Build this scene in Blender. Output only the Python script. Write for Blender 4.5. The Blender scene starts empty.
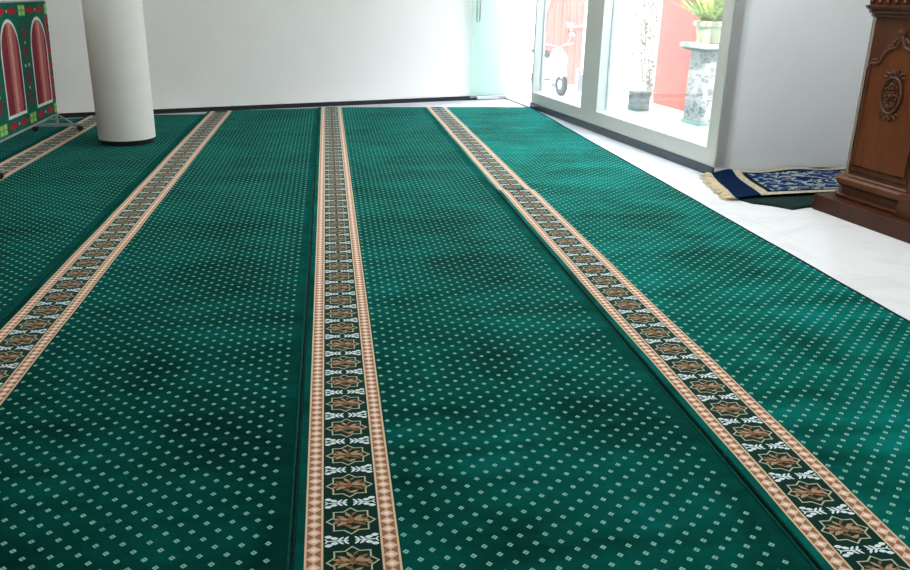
import bpy, bmesh, math, random
from mathutils import Vector, Matrix, noise
random.seed(7)
scene = bpy.context.scene
COL = scene.collection
PI = math.pi

# ------------------------------------------------------------------ node helper
class X:
    """a value in a shader tree with operators"""
    def __init__(s, nt, v): s.nt, s.v = nt, v
    def _m(s, op, *a):
        n = s.nt.nodes.new('ShaderNodeMath'); n.operation = op
        for i, q in enumerate((s,) + a):
            q = q.v if isinstance(q, X) else q
            if isinstance(q, (int, float)): n.inputs[i].default_value = q
            else: s.nt.links.new(q, n.inputs[i])
        return X(s.nt, n.outputs[0])
    def __add__(s, o): return s._m('ADD', o)
    __radd__ = __add__
    def __sub__(s, o): return s._m('SUBTRACT', o)
    def __rsub__(s, o): return (s * -1) + o
    def __mul__(s, o): return s._m('MULTIPLY', o)
    __rmul__ = __mul__
    def __truediv__(s, o): return s._m('DIVIDE', o)
    def abs(s): return s._m('ABSOLUTE')
    def floor(s): return s._m('FLOOR')
    def frac(s): return s._m('FRACT')
    def lt(s, o): return s._m('LESS_THAN', o)
    def gt(s, o): return s._m('GREATER_THAN', o)
    def mx(s, o): return s._m('MAXIMUM', o)
    def mn(s, o): return s._m('MINIMUM', o)

def new_mat(name):
    m = bpy.data.materials.new(name); m.use_nodes = True
    nt = m.node_tree
    b = nt.nodes['Principled BSDF']
    return m, nt, b

def texco(nt, kind='Object'):
    n = nt.nodes.new('ShaderNodeTexCoord'); return n.outputs[kind]
def sep(nt, v):
    n = nt.nodes.new('ShaderNodeSeparateXYZ'); nt.links.new(v, n.inputs[0])
    return [X(nt, n.outputs[i]) for i in range(3)]
def mapping(nt, v, scale=(1, 1, 1), rot=(0, 0, 0)):
    n = nt.nodes.new('ShaderNodeMapping'); nt.links.new(v, n.inputs[0])
    n.inputs['Scale'].default_value = scale; n.inputs['Rotation'].default_value = rot
    return n.outputs[0]
def noise_tex(nt, v, scale, detail=3, rough=.5, dist=0):
    n = nt.nodes.new('ShaderNodeTexNoise'); nt.links.new(v, n.inputs['Vector'])
    n.inputs['Scale'].default_value = scale; n.inputs['Detail'].default_value = detail
    n.inputs['Roughness'].default_value = rough; n.inputs['Distortion'].default_value = dist
    return X(nt, n.outputs['Fac'])
def ramp(nt, f, stops):
    n = nt.nodes.new('ShaderNodeValToRGB'); nt.links.new(f.v, n.inputs[0])
    e = n.color_ramp.elements
    while len(e) < len(stops): e.new(.5)
    for el, (p, c) in zip(e, stops): el.position = p; el.color = (*c, 1)
    return n.outputs[0]
def mix(nt, f, a, b):
    n = nt.nodes.new('ShaderNodeMix'); n.data_type = 'RGBA'
    f = f.v if isinstance(f, X) else f
    if isinstance(f, (int, float)): n.inputs[0].default_value = f
    else: nt.links.new(f, n.inputs[0])
    for i, q in ((6, a), (7, b)):
        if isinstance(q, tuple): n.inputs[i].default_value = (*q, 1)
        else: nt.links.new(q, n.inputs[i])
    return n.outputs[2]
def bump(nt, b, h, strength=.3, dist=.01):
    n = nt.nodes.new('ShaderNodeBump'); nt.links.new(h.v, n.inputs['Height'])
    n.inputs['Strength'].default_value = strength; n.inputs['Distance'].default_value = dist
    nt.links.new(n.outputs[0], b.inputs['Normal'])
def setc(nt, b, c):
    if isinstance(c, tuple): b.inputs['Base Color'].default_value = (*c, 1)
    else: nt.links.new(c, b.inputs['Base Color'])

def plain(name, c, rough=.5, metal=0, var=.12, scale=30, bmp=0, sheen=0, spec=.5):
    m, nt, b = new_mat(name)
    n = noise_tex(nt, texco(nt), scale, 3)
    lo = tuple(max(0, q * (1 - var)) for q in c); hi = tuple(min(1, q * (1 + var)) for q in c)
    setc(nt, b, ramp(nt, n, [(.3, lo), (.7, hi)]))
    b.inputs['Roughness'].default_value = rough; b.inputs['Metallic'].default_value = metal
    b.inputs['Specular IOR Level'].default_value = spec
    if sheen: b.inputs['Sheen Weight'].default_value = sheen
    if bmp: bump(nt, b, n, bmp, .004)
    return m

M = {}
M['wall'] = plain('white_wall_paint', (.79, .765, .735), .75, var=.012, scale=4, spec=.2)
M['wall_in'] = plain('niche_wall_paint', (.73, .755, .765), .7, var=.015, scale=3, spec=.2)
M['frame'] = plain('cream_frame_paint', (.62, .61, .56), .45, var=.015, scale=6)
M['black'] = plain('black_skirting', (.018, .018, .02), .35, var=.25, scale=20)
M['slate'] = plain('slate_threshold', (.042, .062, .080), .3, var=.25, scale=20)
M['column'] = plain('column_paint', (.70, .69, .645), .6, var=.015, scale=5, spec=.3)
M['ceiling'] = plain('ceiling_paint', (.8, .8, .79), .8, var=.01, scale=4)
M['steel'] = plain('brushed_steel', (.62, .62, .62), .28, 1, var=.05)
M['dark_steel'] = plain('satin_steel_handle', (.3, .3, .3), .3, .9, var=.1)
M['grey_metal'] = plain('grey_painted_metal', (.36, .38, .39), .45, .3, var=.08)
M['rubber'] = plain('black_rubber', (.02, .02, .022), .6, var=.2)

def marble():
    m, nt, b = new_mat('polished_white_marble')
    o = texco(nt)
    n1 = noise_tex(nt, o, 1.3, 6, .6, 1.5)
    vein = 1 - ((n1 - .5).abs() * 22).mn(1)
    v = mapping(nt, o, (1, 1, 1), (0, 0, -.118))
    x, y, z = sep(nt, v)
    jx = ((x / .8 + .3).frac() - .5).abs().gt(.4975); jy = ((y / .8 + .15).frac() - .5).abs().gt(.4975)
    c = mix(nt, vein * .16, (.80, .80, .80), (.5, .5, .5))
    c = mix(nt, jx.mx(jy) * .35, c, (.45, .45, .44))
    setc(nt, b, c)
    b.inputs['Roughness'].default_value = .16
    return m
M['marble'] = marble()

# ---- carpet -------------------------------------------------------------------
PX, PY_ = .0625, .0635
def carpet_mat(limit=1.16, nm='green_carpet_pile', kf=1.0):  # kf puts the window-light falloff across the rolls into the pile colour
    m, nt, b = new_mat(nm)
    o = texco(nt)
    x, y, z = sep(nt, o)
    # staggered lattice of little open lozenges
    def lozenge(ox, oy):
        u = (((x - .2685) / PX + ox + 8.5).frac() - .5).abs() * PX; v = (((y - 1.606) / PY_ + oy + 64.5).frac() - .5).abs() * PY_
        d = u / .0087 + v / .0090
        return d.lt(1) - (d.lt(.42) * .55)
    dots = lozenge(.0, .0).mx(lozenge(.5, .5))
    inside = (x.gt(.258)) * (x.lt(limit))
    dots = dots * inside
    big = noise_tex(nt, mapping(nt, o, (1, .8, 1)), 2.1, 4, .6, .8)
    streak = noise_tex(nt, mapping(nt, o, (.55, 2.6, 1), (0, 0, .12)), 2.4, 3, .6, .5)
    fine = noise_tex(nt, o, 260, 2)
    k = big * .55 + streak * .45
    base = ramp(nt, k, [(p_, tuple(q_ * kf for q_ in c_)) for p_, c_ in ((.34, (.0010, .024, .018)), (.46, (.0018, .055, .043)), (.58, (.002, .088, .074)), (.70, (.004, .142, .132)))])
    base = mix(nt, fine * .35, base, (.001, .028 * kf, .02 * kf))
    c = mix(nt, dots * .85, base, (.30, .54, .46))
    setc(nt, b, c)
    b.inputs['Roughness'].default_value = .9
    b.inputs['Specular IOR Level'].default_value = .03
    b.inputs['Sheen Weight'].default_value = .20
    b.inputs['Sheen Roughness'].default_value = .35
    b.inputs['Sheen Tint'].default_value = (.03, .80, .68, 1)
    bump(nt, b, fine + streak * 3, .35, .006)
    return m
M['carpet1'] = M['carpet2'] = carpet_mat(nm='green_carpet_pile_painted_shade', kf=.82)  # left rolls: shade away from the windows painted into the pile
M['carpet3'] = carpet_mat(nm='green_carpet_pile_painted_half_shade', kf=.88)
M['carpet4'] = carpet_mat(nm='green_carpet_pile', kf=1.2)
M['carpet5'] = carpet_mat(1.215, 'green_carpet_pile_painted_light', 1.75)  # right rolls: window light painted in as brighter pile
M['carpet6'] = carpet_mat(1.215, 'green_carpet_pile_painted_full_light', 2.1)

SW = .2255          # strip width
def strip_mat():
    m, nt, b = new_mat('patterned_border_pile')
    o = texco(nt)
    x, y, z = sep(nt, o)
    fine = noise_tex(nt, o, 240, 2)
    BWid = .0445
    u = x.mn((x * -1) + SW)                 # distance from nearer edge
    inband = u.lt(BWid)
    uu = (u - BWid / 2).abs()               # from the band's centre line
    cream = uu.gt(BWid / 2 - .0055)
    v = ((y / .0323).frac() - .5).abs() * .0323
    d = v / .0165 + uu / .0180
    dia = d.lt(.98)
    core = d.lt(.45)
    brown = mix(nt, fine * .5, (.33, .165, .095), (.23, .11, .065))
    pink = mix(nt, core, (.66, .47, .36), (.84, .69, .56))
    band = mix(nt, dia, brown, pink)
    band = mix(nt, cream, band, (.62, .49, .33))
    green = mix(nt, fine * .5, (.002, .040, .028), (.0012, .02, .014))
    c = mix(nt, inband, green, band)
    setc(nt, b, c)
    b.inputs['Roughness'].default_value = .9
    b.inputs['Specular IOR Level'].default_value = .12
    b.inputs['Sheen Weight'].default_value = .12
    b.inputs['Sheen Roughness'].default_value = .4
    bump(nt, b, fine, .3, .004)
    return m
M['strip'] = strip_mat()
M['star'] = plain('pale_sage_pile', (.46, .47, .34), .9, var=.15, scale=200, spec=.1)
M['flower'] = plain('copper_pile', (.25, .135, .075), .9, var=.25, scale=150, spec=.1)
M['flower_light'] = plain('tan_pile', (.41, .29, .18), .9, var=.2, scale=150, spec=.1)
M['sprig'] = plain('white_pile', (.66, .75, .76), .9, var=.08, scale=150, spec=.1)
M['binding'] = plain('dark_green_binding', (.002, .035, .028), .8, var=.3, scale=60, spec=.08)
M['binding_light'] = plain('teal_binding', (.004, .075, .06), .8, var=.2, scale=60, spec=.08)
M['binding_black'] = plain('blue_black_binding', (.010, .035, .050), .7, var=.3, scale=60, spec=.15)

# ---- wood ----------------------------------------------------------------------
def wood(name, a, b_, rough=.38):
    m, nt, b = new_mat(name)
    o = texco(nt)
    g = noise_tex(nt, mapping(nt, o, (9, 9, 1.2)), 3.5, 5, .6, 1.2)
    g2 = noise_tex(nt, o, 1.7, 2)
    f = g * .75 + g2 * .25
    setc(nt, b, ramp(nt, f, [(.3, a), (.7, b_)]))
    b.inputs['Roughness'].default_value = rough; b.inputs['Specular IOR Level'].default_value = .4
    bump(nt, b, g, .12, .003)
    return m
M['wood'] = wood('carved_teak', (.060, .019, .006), (.145, .047, .014))
M['wood_panel'] = wood('teak_panel', (.085, .023, .006), (.185, .054, .013))
M['wood_dark'] = wood('dark_teak_plinth', (.040, .014, .007), (.085, .030, .013), .45)
M['wood_carve'] = wood('teak_relief', (.065, .025, .011), (.145, .058, .025), .34)

# ------------------------------------------------------------------ mesh builder
class MB:
    def __init__(s): s.v, s.f, s.m, s.sm = [], [], [], []
    def add(s, vs, fs, mi=0, smooth=False):
        k = len(s.v); s.v += [tuple(q) for q in vs]
        for f in fs: s.f.append(tuple(i + k for i in f)); s.m.append(mi); s.sm.append(smooth)
        return s
    def box(s, a, b, mi=0):
        (x0, y0, z0), (x1, y1, z1) = a, b
        vs = [(x, y, z) for z in (z0, z1) for y in (y0, y1) for x in (x0, x1)]
        return s.add(vs, [(0, 2, 3, 1), (4, 5, 7, 6), (0, 1, 5, 4), (2, 6, 7, 3), (0, 4, 6, 2), (1, 3, 7, 5)], mi)
    def prism(s, poly, z0, z1, mi=0):
        n = len(poly)
        ar = sum(poly[i][0] * poly[(i + 1) % n][1] - poly[(i + 1) % n][0] * poly[i][1] for i in range(n))
        if ar < 0: poly = poly[::-1]
        vs = [(x, y, z0) for x, y in poly] + [(x, y, z1) for x, y in poly]
        fs = [tuple(range(n))[::-1], tuple(range(n, 2 * n))] + [(i, (i + 1) % n, n + (i + 1) % n, n + i) for i in range(n)]
        return s.add(vs, fs, mi)
    def tube(s, pts, r, seg=10, mi=0, caps=True, closed=False, flat=1.0):
        pts = [Vector(p) for p in pts]; n = len(pts)
        rs = r if isinstance(r, (list, tuple)) else [r] * n
        vs, fs = [], []
        prev = None
        for i, p in enumerate(pts):
            a = pts[(i - 1) % n] if (closed or i > 0) else p
            b = pts[(i + 1) % n] if (closed or i < n - 1) else p
            t = (b - a).normalized()
            if prev is None:
                u = t.cross(Vector((0, 0, 1)))
                if u.length < 1e-3: u = t.cross(Vector((0, 1, 0)))
            else: u = prev - t * prev.dot(t)
            u.normalize(); prev = u; w = t.cross(u)
            for k in range(seg):
                an = 2 * PI * k / seg
                vs.append(p + u * math.cos(an) * rs[i] + w * math.sin(an) * rs[i] * flat)
        m = n if closed else n - 1
        for i in range(m):
            j = (i + 1) % n
            for k in range(seg):
                l = (k + 1) % seg
                fs.append((i * seg + k, i * seg + l, j * seg + l, j * seg + k))
        if caps and not closed:
            fs.append(tuple(range(seg))[::-1]); fs.append(tuple(range((n - 1) * seg, n * seg)))
        return s.add(vs, fs, mi, True)
    def lathe(s, prof, c=(0, 0, 0), seg=32, mi=0, squash=1.0, axis=None):
        vs, fs = [], []
        n = len(prof)
        for k in range(seg):
            an = 2 * PI * k / seg
            for r, z in prof:
                q = Vector((r * math.cos(an), r * math.sin(an) * squash, z))
                if axis == 'x': q = Vector((q.z, q.x, q.y))
                if axis == 'y': q = Vector((q.x, q.z, q.y))
                vs.append(q + Vector(c))
        for k in range(seg):
            l = (k + 1) % seg
            for i in range(n - 1):
                fs.append((k * n + i, l * n + i, l * n + i + 1, k * n + i + 1))
        fs.append(tuple(k * n for k in range(seg))[::-1]); fs.append(tuple(k * n + n - 1 for k in range(seg)))
        return s.add(vs, fs, mi, True)
    def ball(s, c, r, sc=(1, 1, 1), seg=12, rings=8, mi=0, rot=None):
        vs, fs = [], []
        c = Vector(c)
        for i in range(rings + 1):
            th = PI * i / rings
            for k in range(seg):
                an = 2 * PI * k / seg
                q = Vector((math.sin(th) * math.cos(an) * sc[0], math.sin(th) * math.sin(an) * sc[1], math.cos(th) * sc[2])) * r
                if rot: q = rot @ q
                vs.append(c + q)
        for i in range(rings):
            for k in range(seg):
                l = (k + 1) % seg
                fs.append((i * seg + k, (i + 1) * seg + k, (i + 1) * seg + l, i * seg + l))
        return s.add(vs, fs, mi, True)
    def build(s, name, mats, parent=None, loc=None, rot=None, bevel=0, angle=True):
        me = bpy.data.meshes.new(name); me.from_pydata(s.v, [], s.f); 
        if not isinstance(mats, (list, tuple)): mats = [mats]
        for m in mats: me.materials.append(m)
        me.polygons.foreach_set('material_index', s.m)
        me.polygons.foreach_set('use_smooth', s.sm)
        me.update()
        bm = bmesh.new(); bm.from_mesh(me); bmesh.ops.recalc_face_normals(bm, faces=bm.faces) if not getattr(s, 'norecalc', False) else None
        bm.to_mesh(me); bm.free()
        o = bpy.data.objects.new(name, me); COL.objects.link(o)
        if parent: o.parent = parent
        if loc: o.location = loc
        if rot: o.rotation_euler = rot
        if bevel:
            md = o.modifiers.new('bevel', 'BEVEL'); md.width = bevel; md.segments = 2; md.limit_method = 'ANGLE'
        if angle and any(s.sm):
            try:
                md = o.modifiers.new('wn', 'EDGE_SPLIT'); md.split_angle = math.radians(50)
            except Exception: pass
        return o

def empty(name, loc=(0, 0, 0), rz=0, rot=None):
    o = bpy.data.objects.new(name, None); COL.objects.link(o); o.location = loc
    o.rotation_euler = rot or (0, 0, rz); o.empty_display_size = .1
    return o
def tag(o, label, cat, group=None, kind=None):
    o['label'] = label; o['category'] = cat
    if group: o['group'] = group
    if kind: o['kind'] = kind
    return o
def struct(o): o['kind'] = 'structure'; return o

# ------------------------------------------------------------------ room axes
DR = Vector((-.11761, .99306)); NO = Vector((.99306, .11761))       # along / out through the window wall
R0 = Vector((2.345, 9.271))
def RW(s, o=0): q = R0 + DR * s + NO * o; return (q.x, q.y)
DB = Vector((.9614, .2751)); NB = Vector((-.2751, .9614))           # along / behind the back wall
B0 = Vector((0, 9.742))
def BW(t, o=0): q = B0 + DB * t + NB * o; return (q.x, q.y)
S_C = 1.115      # back corner along the window wall
T_C = 2.30       # same corner along the back wall
H = 3.0
SN = -3.66       # where the window wall ends and the niche begins

floor_poly = [(-6.2, -2.6), (4.9, -2.6), (4.9, 5.9), RW(SN, .0), RW(S_C), BW(-6.3)]
struct(MB().prism([(-6.2, -2.6), (4.9, -2.6), (4.9, 5.9), RW(SN, .10), RW(S_C + .1, .10), BW(T_C, .1), BW(-6.6, .1)], -.12, 0).build('floor', M['marble']))
struct(MB().prism([(-6.4, -2.8), (5.1, -2.8), (5.1, 6.0), RW(SN, .16), RW(S_C + .2, .16), BW(T_C, .2), BW(-6.7, .2)], H, H + .15).build('ceiling', M['ceiling']))
struct(MB().prism([BW(-6.6), BW(T_C), BW(T_C, .15), BW(-6.6, .15)], 0, H).build('wall_back', M['wall']))
struct(MB().prism([(-6.2, -2.8), (-6.2, 8.2), (-6.35, 8.2), (-6.35, -2.8)], 0, H).build('wall_left', M['wall']))
struct(MB().prism([(-6.35, -2.6), (5.0, -2.6), (5.0, -2.75), (-6.35, -2.75)], 0, H).build('wall_front', M['wall']))
# niche: its far wall, its deep wall, its near wall, then the wall in front
nx0 = RW(SN); 
def NW(a, b=0): q = Vector(nx0) + NO * a + DR * b; return (q.x, q.y)     # a to the right along the niche wall, b behind it
struct(MB().prism([NW(0), NW(1.75), NW(1.75, .14), NW(.13, .14), NW(0, .02)], 0, H).build('wall_niche', M['wall_in']))
struct(MB().prism([NW(1.6), NW(1.6, -2.6), NW(1.75, -2.6), NW(1.75)], 0, H).build('wall_niche.001', M['wall']))
struct(MB().prism([NW(0, -2.6), NW(1.75, -2.6), NW(1.75, -2.75), NW(0, -2.75)], 0, H).build('wall_niche.002', M['wall']))
struct(MB().prism([NW(0, -2.75), (3.9, -2.6), (4.05, -2.6), NW(.14, -2.75)], 0, H).build('wall_right', M['wall']))
# header over windows and doorway
ZW = 2.25
struct(MB().prism([RW(SN), RW(S_C), RW(S_C, .13), RW(SN, .13)], ZW, H).build('wall_right.001', M['wall']))

# skirting and the black plinth under the windows
struct(MB().prism([BW(-6.2), BW(T_C), BW(T_C, -.012), BW(-6.2, -.012)], 0, .048).build('baseboard_back', M['black']))
struct(MB().prism([RW(SN + .01, -.012), RW(.195, -.012), RW(.195, .12), RW(SN + .01, .12)], 0, .066).build('baseboard_right', M['slate'], bevel=.004))
struct(MB().prism([RW(.195, -.02), RW(S_C, -.02), RW(S_C, .12), RW(.195, .12)], .0, .012).build('trim_1', M['slate']))

# ---- windows: deep cream frames with clear panes
def glass_mat(name, tint, gloss=.06, milk=0.0):
    m, nt, b = new_mat(name)
    nt.nodes.remove(b)
    out = nt.nodes['Material Output']
    t = nt.nodes.new('ShaderNodeBsdfTransparent'); g = nt.nodes.new('ShaderNodeBsdfGlossy')
    n = noise_tex(nt, texco(nt), 1.5, 2)
    c = ramp(nt, n, [(.3, tuple(q * .985 for q in tint)), (.7, tint)])
    nt.links.new(c, t.inputs[0]); g.inputs['Roughness'].default_value = .02
    fr = nt.nodes.new('ShaderNodeFresnel'); fr.inputs[0].default_value = 1.25
    mx = nt.nodes.new('ShaderNodeMixShader')
    f = X(nt, fr.outputs[0]) * .3
    nt.links.new(f.v, mx.inputs[0]); nt.links.new(t.outputs[0], mx.inputs[1]); nt.links.new(g.outputs[0], mx.inputs[2])
    last = mx
    if milk:
        d = nt.nodes.new('ShaderNodeBsdfTranslucent'); d.inputs[0].default_value = (.95, .97, .96, 1)
        d2 = nt.nodes.new('ShaderNodeBsdfDiffuse'); d2.inputs[0].default_value = (.92, .96, .94, 1)
        ad = nt.nodes.new('ShaderNodeMixShader'); ad.inputs[0].default_value = .6
        nt.links.new(d.outputs[0], ad.inputs[1]); nt.links.new(d2.outputs[0], ad.inputs[2])
        m2 = nt.nodes.new('ShaderNodeMixShader'); m2.inputs[0].default_value = milk
        nt.links.new(mx.outputs[0], m2.inputs[1]); nt.links.new(ad.outputs[0], m2.inputs[2]); last = m2
    nt.links.new(last.outputs[0], out.inputs[0])
    return m
M['glass'] = glass_mat('clear_glass_painted_haze', (.97, .99, .98), milk=.035)  # the slight milk puts glare haze into the pane itself
M['glass_door'] = glass_mat('pale_green_door_glass', (.86, .95, .91), milk=.16)

def window(name, s_l, s_r, o_l, o_r, rail):
    """frame spans s_l..s_r (far..near), its opening o_l..o_r"""
    mb = MB(); D = .12
    mb.prism([RW(s_l), RW(o_l), RW(o_l, D), RW(s_l, D)], .066, ZW)
    mb.prism([RW(o_r), RW(s_r), RW(s_r, D), RW(o_r, D)], .066, ZW)
    # bottom rail, its top sloping up and outward a little
    a, b = RW(o_l), RW(o_r); c, d = RW(o_r, D), RW(o_l, D)
    mb.add([(*a, .066), (*b, .066), (*c, .066), (*d, .066), (*a, rail), (*b, rail), (*c, rail + .012), (*d, rail + .012)],
           [(0, 1, 2, 3), (4, 5, 6, 7), (0, 1, 5, 4), (1, 2, 6, 5), (2, 3, 7, 6), (3, 0, 4, 7)])
    mb.prism([RW(o_l), RW(o_r), RW(o_r, D), RW(o_l, D)], ZW - .12, ZW)
    f = struct(mb.build(name, M['frame']))
    p = MB().prism([RW(o_l, .092), RW(o_r, .092), RW(o_r, .098), RW(o_l, .098)], rail + .004, ZW - .12)
    p.build('pane', M['glass'], f)
    # slim dark gasket lines round the pane
    g = MB()
    for s in (o_l, o_r):
        e = .006 if s == o_r else -.006
        g.prism([RW(s, .086), RW(s + e, .086), RW(s + e, .092), RW(s, .092)], rail, ZW - .12)
    g.build('gasket', M['grey_metal'], f)
    return f
window('window_1', .195, -1.40, .155, -1.205, .180)
window('window_2', -1.40, SN, -1.578, -3.515, .192)

# ---- glass door leaf folded back against the back wall
t0, t1 = 1.772, 2.275
d1 = struct(MB().prism([BW(t0, -.075), BW(t1, -.075), BW(t1, -.063), BW(t0, -.063)], .03, 2.2).build('door_1', M['glass_door']))
MB().prism([BW(t0 + .09, -.085), BW(t1, -.085), BW(t1, -.053), BW(t0 + .09, -.053)], .012, .05).build('bottom_rail', M['steel'], d1, bevel=.003)
hb = MB()
hx = BW(t0 + .080, -.125); hx2 = BW(t0 + .040, -.125); hm = BW(t0 + .060, -.125); hin = BW(t0 + .060, -.075)
pts = []
for k in range(13):
    a = PI + PI * k / 12
    q = BW(t0 + .060 + .020 * math.cos(a), -.125); pts.append((q[0], q[1], .955 + .022 * math.sin(a)))
hb.tube([(*hx2, 1.55)] + pts + [(*hx, 1.55)], .0075, 8)
hb.tube([(*hm, 1.0), (*hin, 1.0)], .006, 8); hb.tube([(*hm, 1.45), (*hin, 1.45)], .006, 8)
o = hb.build('door_handle', M['dark_steel'], d1)

# ------------------------------------------------------------------ carpets
def zc(x, y, seed):
    """gentle swell of a carpet that has been rolled and laid out"""
    v = Vector((x * .7, y * 1.9, seed * 9.1)); w = Vector((x * .9, y * 4.3, seed * 5.7 + 3))
    a = .5 + .5 * noise.noise(Vector((x * .3, y * .35, seed * 3.3)))
    return .011 + .0035 * noise.noise(v) + .0042 * a * noise.noise(w)

def strip_details(y0, y1, seed, ox, x0):
    """stars, flowers and white sprigs lying on the border strip; x local to the strip"""
    mb = MB(); mb.norecalc = True
    CX = SW / 2; PITCH = .156
    def P(x, y, dz=.0017): return (x, y, zc(x0 + x, y, seed) + dz)
    def fan(pts, mi, dz=.0019):
        mb.add([P(a, b, dz) for a, b in pts], [tuple(range(len(pts)))], mi)
    def leaf(cx, cy, ln, wd, ang, mi, bend=0, dz=.0019):
        pts = []
        N = 5
        for sgn in (1, -1):
            for k in range(N + (1 if sgn == 1 else -1)):
                t = (k / N) if sgn == 1 else 1 - (k + 1) / N
                w = wd * math.sin(PI * t) ** .8 * .5 * -sgn
                px = (t - .5) * ln; py = w + bend * (1 - (2 * t - 1) ** 2)
                pts.append((cx + px * math.cos(ang) - py * math.sin(ang), cy + px * math.sin(ang) + py * math.cos(ang)))
        fan(pts, mi, dz)
    ph = 5.372 if seed == 6 else 1.737
    n0 = math.ceil((y0 - ph + .068) / PITCH); n1 = math.floor((y1 - ph - .09) / PITCH)
    for k in range(n0, n1 + 1):
        cy = ph + k * PITCH
        outer, inner = [], []
        for i in range(16):
            a = PI / 8 * i
            ra = 1.0 if i % 2 == 0 else .76
            for lst, sc in ((outer, 1), (inner, .905)):
                lst.append((CX + math.cos(a) * .0635 * ra * sc, cy + math.sin(a) * .0565 * ra * sc))
        for i in range(16):
            j = (i + 1) % 16
            mb.add([P(*outer[i]), P(*outer[j]), P(*inner[j]), P(*inner[i])], [(0, 1, 2, 3)], 0)
        # flower: a curled spray of petals
        for (dx, dy, ln, wd, ang, mi, bd) in (
                (.0, .004, .034, .011, 1.5, 1, .001), (.0, .0, .020, .016, .9, 1, 0),
                (-.017, .012, .030, .009, 2.55, 2, .004), (-.026, .020, .022, .007, 2.9, 1, .003), (.016, .014, .030, .010, .65, 2, -.004), (.026, .021, .022, .007, .2, 1, -.003),
                (-.026, -.002, .034, .009, .12, 1, .004), (-.036, .006, .020, .006, -.2, 2, .002), (.027, -.001, .036, .010, -.08, 2, .004), (.036, .009, .020, .006, .5, 1, -.002),
                (-.021, -.014, .032, .009, .42, 2, .004), (.022, -.015, .032, .009, -.40, 1, .004), (-.008, -.024, .026, .008, -.7, 1, .003), (.010, -.027, .026, .008, .35, 2, -.003),
                (-.006, .026, .024, .007, 2.2, 2, .002), (.008, .030, .020, .006, .9, 1, .0), (-.040, -.010, .018, .005, .3, 2, .002), (.042, -.010, .018, .005, -.2, 2, .002)):
            leaf(CX + dx, cy + dy, ln * 1.08, wd * 1.3, ang, mi, bd)
        # white sprigs between the stars, mirrored left and right
        sy = cy + PITCH / 2
        for sg in (1, -1):
            for (ax, ay, ln, wd, an) in ((.056, .0165, .020, .012, .08), (.056, -.0165, .020, .012, -.08), (.0415, .0095, .020, .0115, .12), (.0415, -.0095, .020, .0115, -.12),
                                         (.026, .0075, .020, .0065, -.75), (.026, -.0075, .020, .0065, .75), (.013, .0075, .020, .0065, -.85), (.013, -.0075, .020, .0065, .85)):
                leaf(CX + sg * ax, sy + ay, ln, wd, an if sg > 0 else PI - an, 3)
            fan([(CX + sg * .008, sy - .0018), (CX + sg * .062, sy - .0018), (CX + sg * .062, sy + .0018), (CX + sg * .008, sy + .0018)], 3, .0018)
            leaf(CX + sg * .061, sy + .004, .014, .004, sg * .9, 3); leaf(CX + sg * .061, sy - .004, .014, .004, -sg * .9, 3)
    return mb

def grid_mesh(name, x0, x1, yl0, yr0, yl1, yr1, seed, mat, parent=None, nx=14, ox=0., dz=0., loc=None, thick=True, border=None):
    """carpet sheet between x0..x1 whose near end runs yl0..yr0 and far end yl1..yr1"""
    mb = MB(); ny = max(8, int((max(yl1, yr1) - min(yl0, yr0)) / .045))
    vs, fs = [], []
    for j in range(ny + 1):
        for i in range(nx + 1):
            u, v = i / nx, j / ny
            x = x0 + (x1 - x0) * u
            y = (yl0 + (yr0 - yl0) * u) * (1 - v) + (yl1 + (yr1 - yl1) * u) * v
            vs.append((x, y, zc(x, y, seed) + dz))
    w = nx + 1
    for j in range(ny):
        for i in range(nx): fs.append((j * w + i, j * w + i + 1, (j + 1) * w + i + 1, (j + 1) * w + i))
    mb.add(vs, fs, 0, True)
    if thick:      # skirt down to the floor
        edge = [i for i in range(w)] + [j * w + nx for j in range(1, ny + 1)] + [ny * w + i for i in range(nx - 1, -1, -1)] + [j * w for j in range(ny - 1, 0, -1)]
        k = len(mb.v)
        low = [(vs[e][0], vs[e][1], .0005) for e in edge]
        top = [vs[e] for e in edge]; n = len(edge)
        mb.add(top + low, [(i, n + i, n + (i + 1) % n, (i + 1) % n) for i in range(n)], 0)
    o = mb.build(name, mat, parent, angle=False)
    return o

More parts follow.
